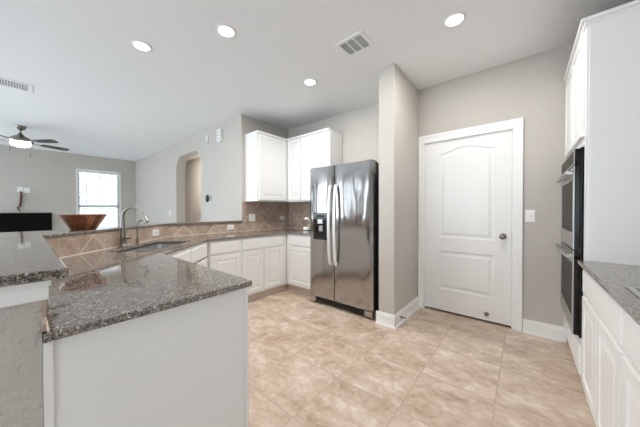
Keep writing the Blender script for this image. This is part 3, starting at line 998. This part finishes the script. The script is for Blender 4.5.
# dispenser
dsp = MB().box(0.068, -0.008, 0.845, 0.305, 0.012, 1.195, 0.006).build('dispenser', M['black'], fd)
f = MB().prism([(0.088, 0.865), (0.285, 0.865), (0.285, 1.06), (0.088, 1.06)], -0.0105, -0.008, 0.001, ([(0.10, 0.877), (0.273, 0.877), (0.273, 1.048), (0.10, 1.048)],), 'XZ')
f.build('alcove_frame', M['black_matte'], dsp)
MB().box(0.155, -0.024, 1.055, 0.235, -0.006, 1.11, 0.006).build('ice_chute', M['chrome'], dsp)
MB().box(0.175, -0.022, 0.955, 0.235, -0.006, 1.03, 0.006).build('paddle', M['plastic_grey'], dsp)
MB().box(0.12, -0.0095, 1.135, 0.255, -0.0075, 1.165, 0.001).build('control_strip', M['black_matte'], dsp)
# small dark maker's mark near the top right
f = MB()
for k in range(9):
    f.box(0.80 + k * 0.0085, -0.001, 1.683, 0.8055 + k * 0.0085, 0.0035, 1.697 + (0.004 if k in (0, 2, 5) else 0))
f.build('badge', M['dark_metal'], rd)
f = MB().box(0.02, 0.02, 0.03, FW - 0.02, 0.06, 0.085)
for k in range(5):
    f.box(0.05, 0.012, 0.038 + k * 0.009, FW - 0.05, 0.022, 0.042 + k * 0.009)
f.build('base_grille', M['dark_metal'], fr)
for x in (0.005, FW - 0.105):
    MB().box(x, -0.006, 0.025, x + 0.10, 0.07, 0.09, 0.008).build('corner_bracket', M['steel_plain'], fr)
for x in (0.06, FW - 0.06):
    for y in (0.05, 0.62):
        MB().lathe([(0.022, 0), (0.022, 0.045)], center=(x, y, 0.0), seg=12).build('foot', M['black_matte'], fr)
for x in (0.03, FW - 0.10):
    MB().box(x, 0.03, FH - 0.014, x + 0.07, 0.15, FH + 0.012, 0.004).build('hinge_cover', M['dark_metal'], fr)

# small blender left of the refrigerator
bl = thing('jar_blender', 'small white blender with clear jar on the counter by the refrigerator', 'blender', (-2.50, 2.70, 0.90))
MB().lathe([(0.056, 0.0), (0.058, 0.004), (0.057, 0.02)], seg=24).build('foot_ring', M['kraft'], bl, True)
MB().lathe([(0.054, 0.02), (0.054, 0.038)], seg=24).build('band', M['black_matte'], bl, True)
MB().lathe([(0.057, 0.038), (0.055, 0.075), (0.045, 0.085)], seg=24).build('base', M['kraft'], bl, True)
MB().lathe([(0.038, 0.086), (0.045, 0.12), (0.048, 0.19), (0.044, 0.192), (0.041, 0.12), (0.034, 0.09)], seg=24).build('jar', M['jar'], bl, True)
MB().lathe([(0.047, 0.193), (0.047, 0.205), (0.03, 0.212), (0.016, 0.224)], seg=24).build('lid', M['kraft'], bl, True)
MB().tube([(0.045, -0.01, 0.18), (0.078, -0.015, 0.172), (0.083, -0.015, 0.14), (0.07, -0.012, 0.11), (0.045, -0.008, 0.105)], 0.007, 10).build('handle', M['kraft'], bl, True)


# ------------------------------------------------------------------ ceiling: lamps, vents, fan
def recessed(x, y, label, first=None, power=LAMP_W):
    if first is None:
        t = thing('recessed_light', label, 'ceiling light', (x, y, H), 0, 'recessed ceiling lights')
        MB().lathe([(0.082, 0.0), (0.082, -0.003), (0.076, -0.006), (0.062, -0.006), (0.060, -0.002)], seg=32, cap=False).build('trim_ring', M['trim'], t, True)
        MB().lathe([(0.061, -0.001), (0.061, -0.004)], seg=32).build('lens', M['lens'], t)
        l = bpy.data.lights.new('lamp', 'AREA'); l.shape = 'DISK'; l.size = 0.14; l.energy = power; l.color = (1.0, 0.965, 0.92)
        o = bpy.data.objects.new('lamp', l); C.objects.link(o); o.parent = t; o.location = (0, 0, -0.012)
        return t
    return copy_tree(first, (x, y, H), label)


r0 = recessed(-2.72, 0.71, 'recessed ceiling light above the corner sink')
recessed(-1.95, 1.11, 'recessed ceiling light above the end of the peninsula', r0)
recessed(-1.96, 2.18, 'recessed ceiling light in front of the refrigerator', r0)
recessed(-0.44, 2.21, 'recessed ceiling light in front of the white door', r0)

sm = thing('smoke_detector', 'tiny round white detector on the far living room ceiling', 'smoke detector', (-5.755, 1.526, H))
MB().lathe([(0.06, 0.0), (0.06, -0.018), (0.045, -0.03)], seg=24).build('housing', M['plastic'], sm, True)
MB().lathe([(0.02, -0.03), (0.018, -0.034)], seg=16).build('sensor_cap', M['plastic'], sm, True)

# square supply vent
vt = thing('ceiling_vent', 'square white louvred ceiling vent above the kitchen floor', 'vent', (-1.205, 1.955, H), 0, 'ceiling vents')
a, b = 0.14, 0.125
f = MB().prism([(-a, -b), (a, -b), (a, b), (-a, b)], -0.012, -0.0005, 0.004, ([(-a + 0.03, -b + 0.03), (a - 0.03, -b + 0.03), (a - 0.03, b - 0.03), (-a + 0.03, b - 0.03)],))
f.build('frame', M['trim'], vt)
MB().box(-a + 0.028, -b + 0.028, -0.003, a - 0.028, b - 0.028, -0.001).build('backing', M['dark_gap'], vt)
f = MB()
for x in (-0.038, 0.038):
    f.box(x - 0.006, -b + 0.03, -0.012, x + 0.006, b - 0.03, -0.004)
for k in range(8):
    y = -b + 0.042 + k * (2 * b - 0.084) / 7
    f.box(-a + 0.03, y - 0.003, -0.009, a - 0.03, y + 0.004, -0.006)
f.build('louvres', M['trim'], vt)
# long return vent in the living room ceiling
vt = thing('ceiling_vent', 'long white ceiling vent near the ceiling fan', 'vent', (-4.70, -0.35, H), 0, 'ceiling vents')
a, b = 0.14, 0.44
f = MB().prism([(-a, -b), (a, -b), (a, b), (-a, b)], -0.012, -0.0005, 0.004, ([(-a + 0.035, -b + 0.04), (a - 0.035, -b + 0.04), (a - 0.035, b - 0.04), (-a + 0.035, b - 0.04)],))
f.build('frame', M['trim'], vt)
MB().box(-a + 0.033, -b + 0.038, -0.003, a - 0.033, b - 0.038, -0.001).build('backing', M['plastic_grey'], vt)
f = MB()
for k in range(38):
    y = -b + 0.05 + k * (2 * b - 0.10) / 37
    f.box(-a + 0.035, y - 0.003, -0.011, a - 0.035, y + 0.005, -0.005)
for y in (b - 0.30, -b + 0.3):
    f.box(-a + 0.03, y - 0.012, -0.0115, a - 0.03, y + 0.012, -0.004)
f.build('louvres', M['trim'], vt)

fan = thing('ceiling_fan', 'brushed nickel ceiling fan with dark blades and lit bowl light', 'ceiling fan', (-6.92, -0.02, H))
MB().lathe([(0.075, 0.0), (0.075, -0.012), (0.05, -0.06), (0.02, -0.075)], seg=24).build('canopy', M['nickel'], fan, True)
MB().lathe([(0.013, -0.07), (0.013, -0.15)], seg=12).build('downrod', M['nickel'], fan, True)
MB().lathe([(0.025, -0.13), (0.045, -0.165), (0.11, -0.205), (0.155, -0.245), (0.158, -0.275), (0.13, -0.292)], seg=32).build('motor_housing', M['nickel'], fan, True)
f = MB().lathe([(0.125, -0.29), (0.12, -0.325), (0.10, -0.350), (0.065, -0.368), (0.02, -0.375)], seg=32)
lb = f.build('light_bowl', M['fan_glass'], fan, True)
for k in range(5):
    a = math.radians(38 + 72 * k)
    bm = bmesh.new()
    outl = [(0.26, -0.045), (0.45, -0.062), (0.60, -0.066), (0.655, -0.045), (0.66, 0.0), (0.655, 0.045), (0.60, 0.066), (0.45, 0.062), (0.26, 0.045)]
    f = MB().prism(outl, -0.004, 0.004, 0.002)
    f.bm.transform(Matrix.Rotation(math.radians(-12), 4, 'X'))
    bd = f.build('blade', M['blade'], fan); bd.location = (0, 0, -0.275); bd.rotation_euler = (0, 0, a)
    MB().box(0.13, -0.02, -0.006, 0.33, 0.02, 0.0, 0.002).build('blade_iron', M['nickel'], bd)
for (x, y, dz) in ((0.10, 0.11, 0.12), (0.09, -0.12, 0.06)):
    MB().tube([(x, y, -0.30), (x, y, -0.39 - dz)], 0.002, 6).lathe([(0.006, 0), (0.006, -0.025)], center=(x, y, -0.39 - dz), seg=8).build('pull_chain', M['nickel'], fan)

# ------------------------------------------------------------------ wall devices
def plate(name, label, cat, loc, rot, w, h, kind, group=None):
    """wall plate facing local -y"""
    t = thing(name, label, cat, loc, rot, group)
    MB().box(-w / 2, -0.006, -h / 2, w / 2, -0.0005, h / 2, 0.002).build('plate', M['plastic'], t)
    if kind == 'rocker':
        n = max(1, round(w / 0.07))
        for k in range(n):
            x = (k - (n - 1) / 2) * 0.046
            MB().box(x - 0.016, -0.009, -h / 2 + 0.025, x + 0.016, -0.006, h / 2 - 0.025, 0.001).build('rocker', M['plastic'], t)
    elif kind == 'outlet':
        ns = [(-0.022, 0), (0.022, 0)] if w > h else [(0, -0.022), (0, 0.022)]
        for (x, z) in ns:
            s = MB().box(x - 0.015, -0.008, z - 0.014, x + 0.015, -0.006, z + 0.014, 0.001).build('socket', M['plastic'], t)
            MB().box(x - 0.007, -0.0085, z - 0.004, x - 0.004, -0.0079, z + 0.006).box(x + 0.004, -0.0085, z - 0.004, x + 0.007, -0.0079, z + 0.006).build('slots', M['black_matte'], s)
    return t


plate('light_switch', 'white rocker light switch on the wall right of the door', 'light switch', (0.038, 3.2, 1.165), 0, 0.072, 0.118, 'rocker', 'wall switches')
plate('light_switch', 'white light switch on the grey wall left of the opening', 'light switch', (-6.41, 2.2, 1.18), 0, 0.072, 0.118, 'rocker', 'wall switches')
plate('light_switch', 'double rocker switch plate on the tiles under the left wall cabinet', 'light switch', (-3.422, 2.38, 1.11), PI / 2, 0.118, 0.118, 'rocker', 'wall switches')
plate('wall_outlet', 'white outlet in the tiles below the left wall cabinet near the corner', 'outlet', (-3.422, 3.03, 1.095), PI / 2, 0.115, 0.072, 'outlet', 'wall outlets')
plate('wall_outlet', 'white outlet in the tile strip below the bar, right one near the wall end', 'outlet', (-3.422, 2.0, 0.975), PI / 2, 0.115, 0.072, 'outlet', 'wall outlets')
pp = WM + SD * 0.50 + ND * 0.009
plate('wall_outlet', 'white outlet in the tile strip directly right of the tall faucet', 'outlet', (pp.x, pp.y, 0.975), math.radians(135), 0.115, 0.072, 'outlet', 'wall outlets')
plate('wall_outlet', 'white outlet high on the window wall beside the cable plate', 'outlet', (-9.16, 0.055, 1.725), PI / 2, 0.09, 0.118, 'outlet', 'wall outlets')
cp = thing('cable_plate', 'white wall plate with a dark cable hanging down behind the television', 'cable plate', (-9.16, -0.045, 1.735), PI / 2)
MB().box(-0.045, -0.006, -0.059, 0.045, -0.0005, 0.059, 0.002).build('plate', M['plastic'], cp)
MB().tube([(0.01, -0.006, -0.04), (0.016, -0.03, -0.07), (0.018, -0.035, -0.16), (0.01, -0.035, -0.30), (-0.005, -0.04, -0.40), (-0.04, -0.05, -0.42), (-0.03, -0.05, -0.46), (0.0, -0.04, -0.52)],
          [0.012, 0.02, 0.022, 0.022, 0.02, 0.018, 0.014, 0.01], 8).build('cable', M['cable'], cp, True)

dc = thing('door_chime', 'white slotted door chime high on the grey wall near the cabinets', 'door chime', (-4.056, 2.2, 2.52))
MB().box(-0.055, -0.05, -0.105, 0.055, -0.0005, 0.105, 0.006).build('cover', M['plastic'], dc)
for k in range(3):
    MB().box(-0.025, -0.0515, -0.068 + k * 0.055, 0.025, -0.049, -0.045 + k * 0.055).build('slot', M['plastic_grey'], dc)
sn = thing('motion_sensor', 'slim white sensor high on the grey wall left of the chime', 'sensor', (-4.527, 2.2, 2.53))
MB().box(-0.03, -0.03, -0.085, 0.03, -0.0005, 0.085, 0.006).build('cover', M['plastic'], sn)
MB().box(-0.015, -0.0315, -0.06, 0.015, -0.029, -0.02).build('lens', M['plastic_grey'], sn)
th = thing('thermostat', 'round black thermostat on a pale plate right of the opening', 'thermostat', (-4.50, 2.2, 1.455))
MB().box(-0.02, -0.006, -0.05, 0.105, -0.0005, 0.05, 0.002).build('plate', M['plastic_grey'], th)
f = MB().lathe([(0.05, 0.006), (0.052, 0.02), (0.046, 0.028)], seg=28)
f.bm.transform(Matrix.Translation((-0.035, 0, 0)) @ Matrix.Rotation(PI / 2, 4, 'X') @ Matrix.Diagonal((1, 1.3, 1, 1)))
f.build('dial', M['black'], th, True)

# television on the window wall
tv = thing('television', 'black flat television on the window wall below the wall plates', 'television', (-9.16, -0.11, 0.60), PI / 2)
MB().box(-0.565, -0.06, 0.0, 0.565, -0.02, 0.585, 0.004).build('casing', M['black_matte'], tv)
MB().box(-0.558, -0.062, 0.012, 0.558, -0.0595, 0.578).build('screen', plain('dark_screen', srgb(6, 6, 7), 0.5, 0, None, 0.1), tv)
MB().box(-0.15, -0.022, 0.15, 0.15, -0.001, 0.42).build('wall_bracket', M['black_matte'], tv)

# unseen lamp added to brighten the hallway wall behind the opening
recessed(-6.3, 2.56, 'unseen recessed light added to brighten the hallway behind the opening', None, 44)
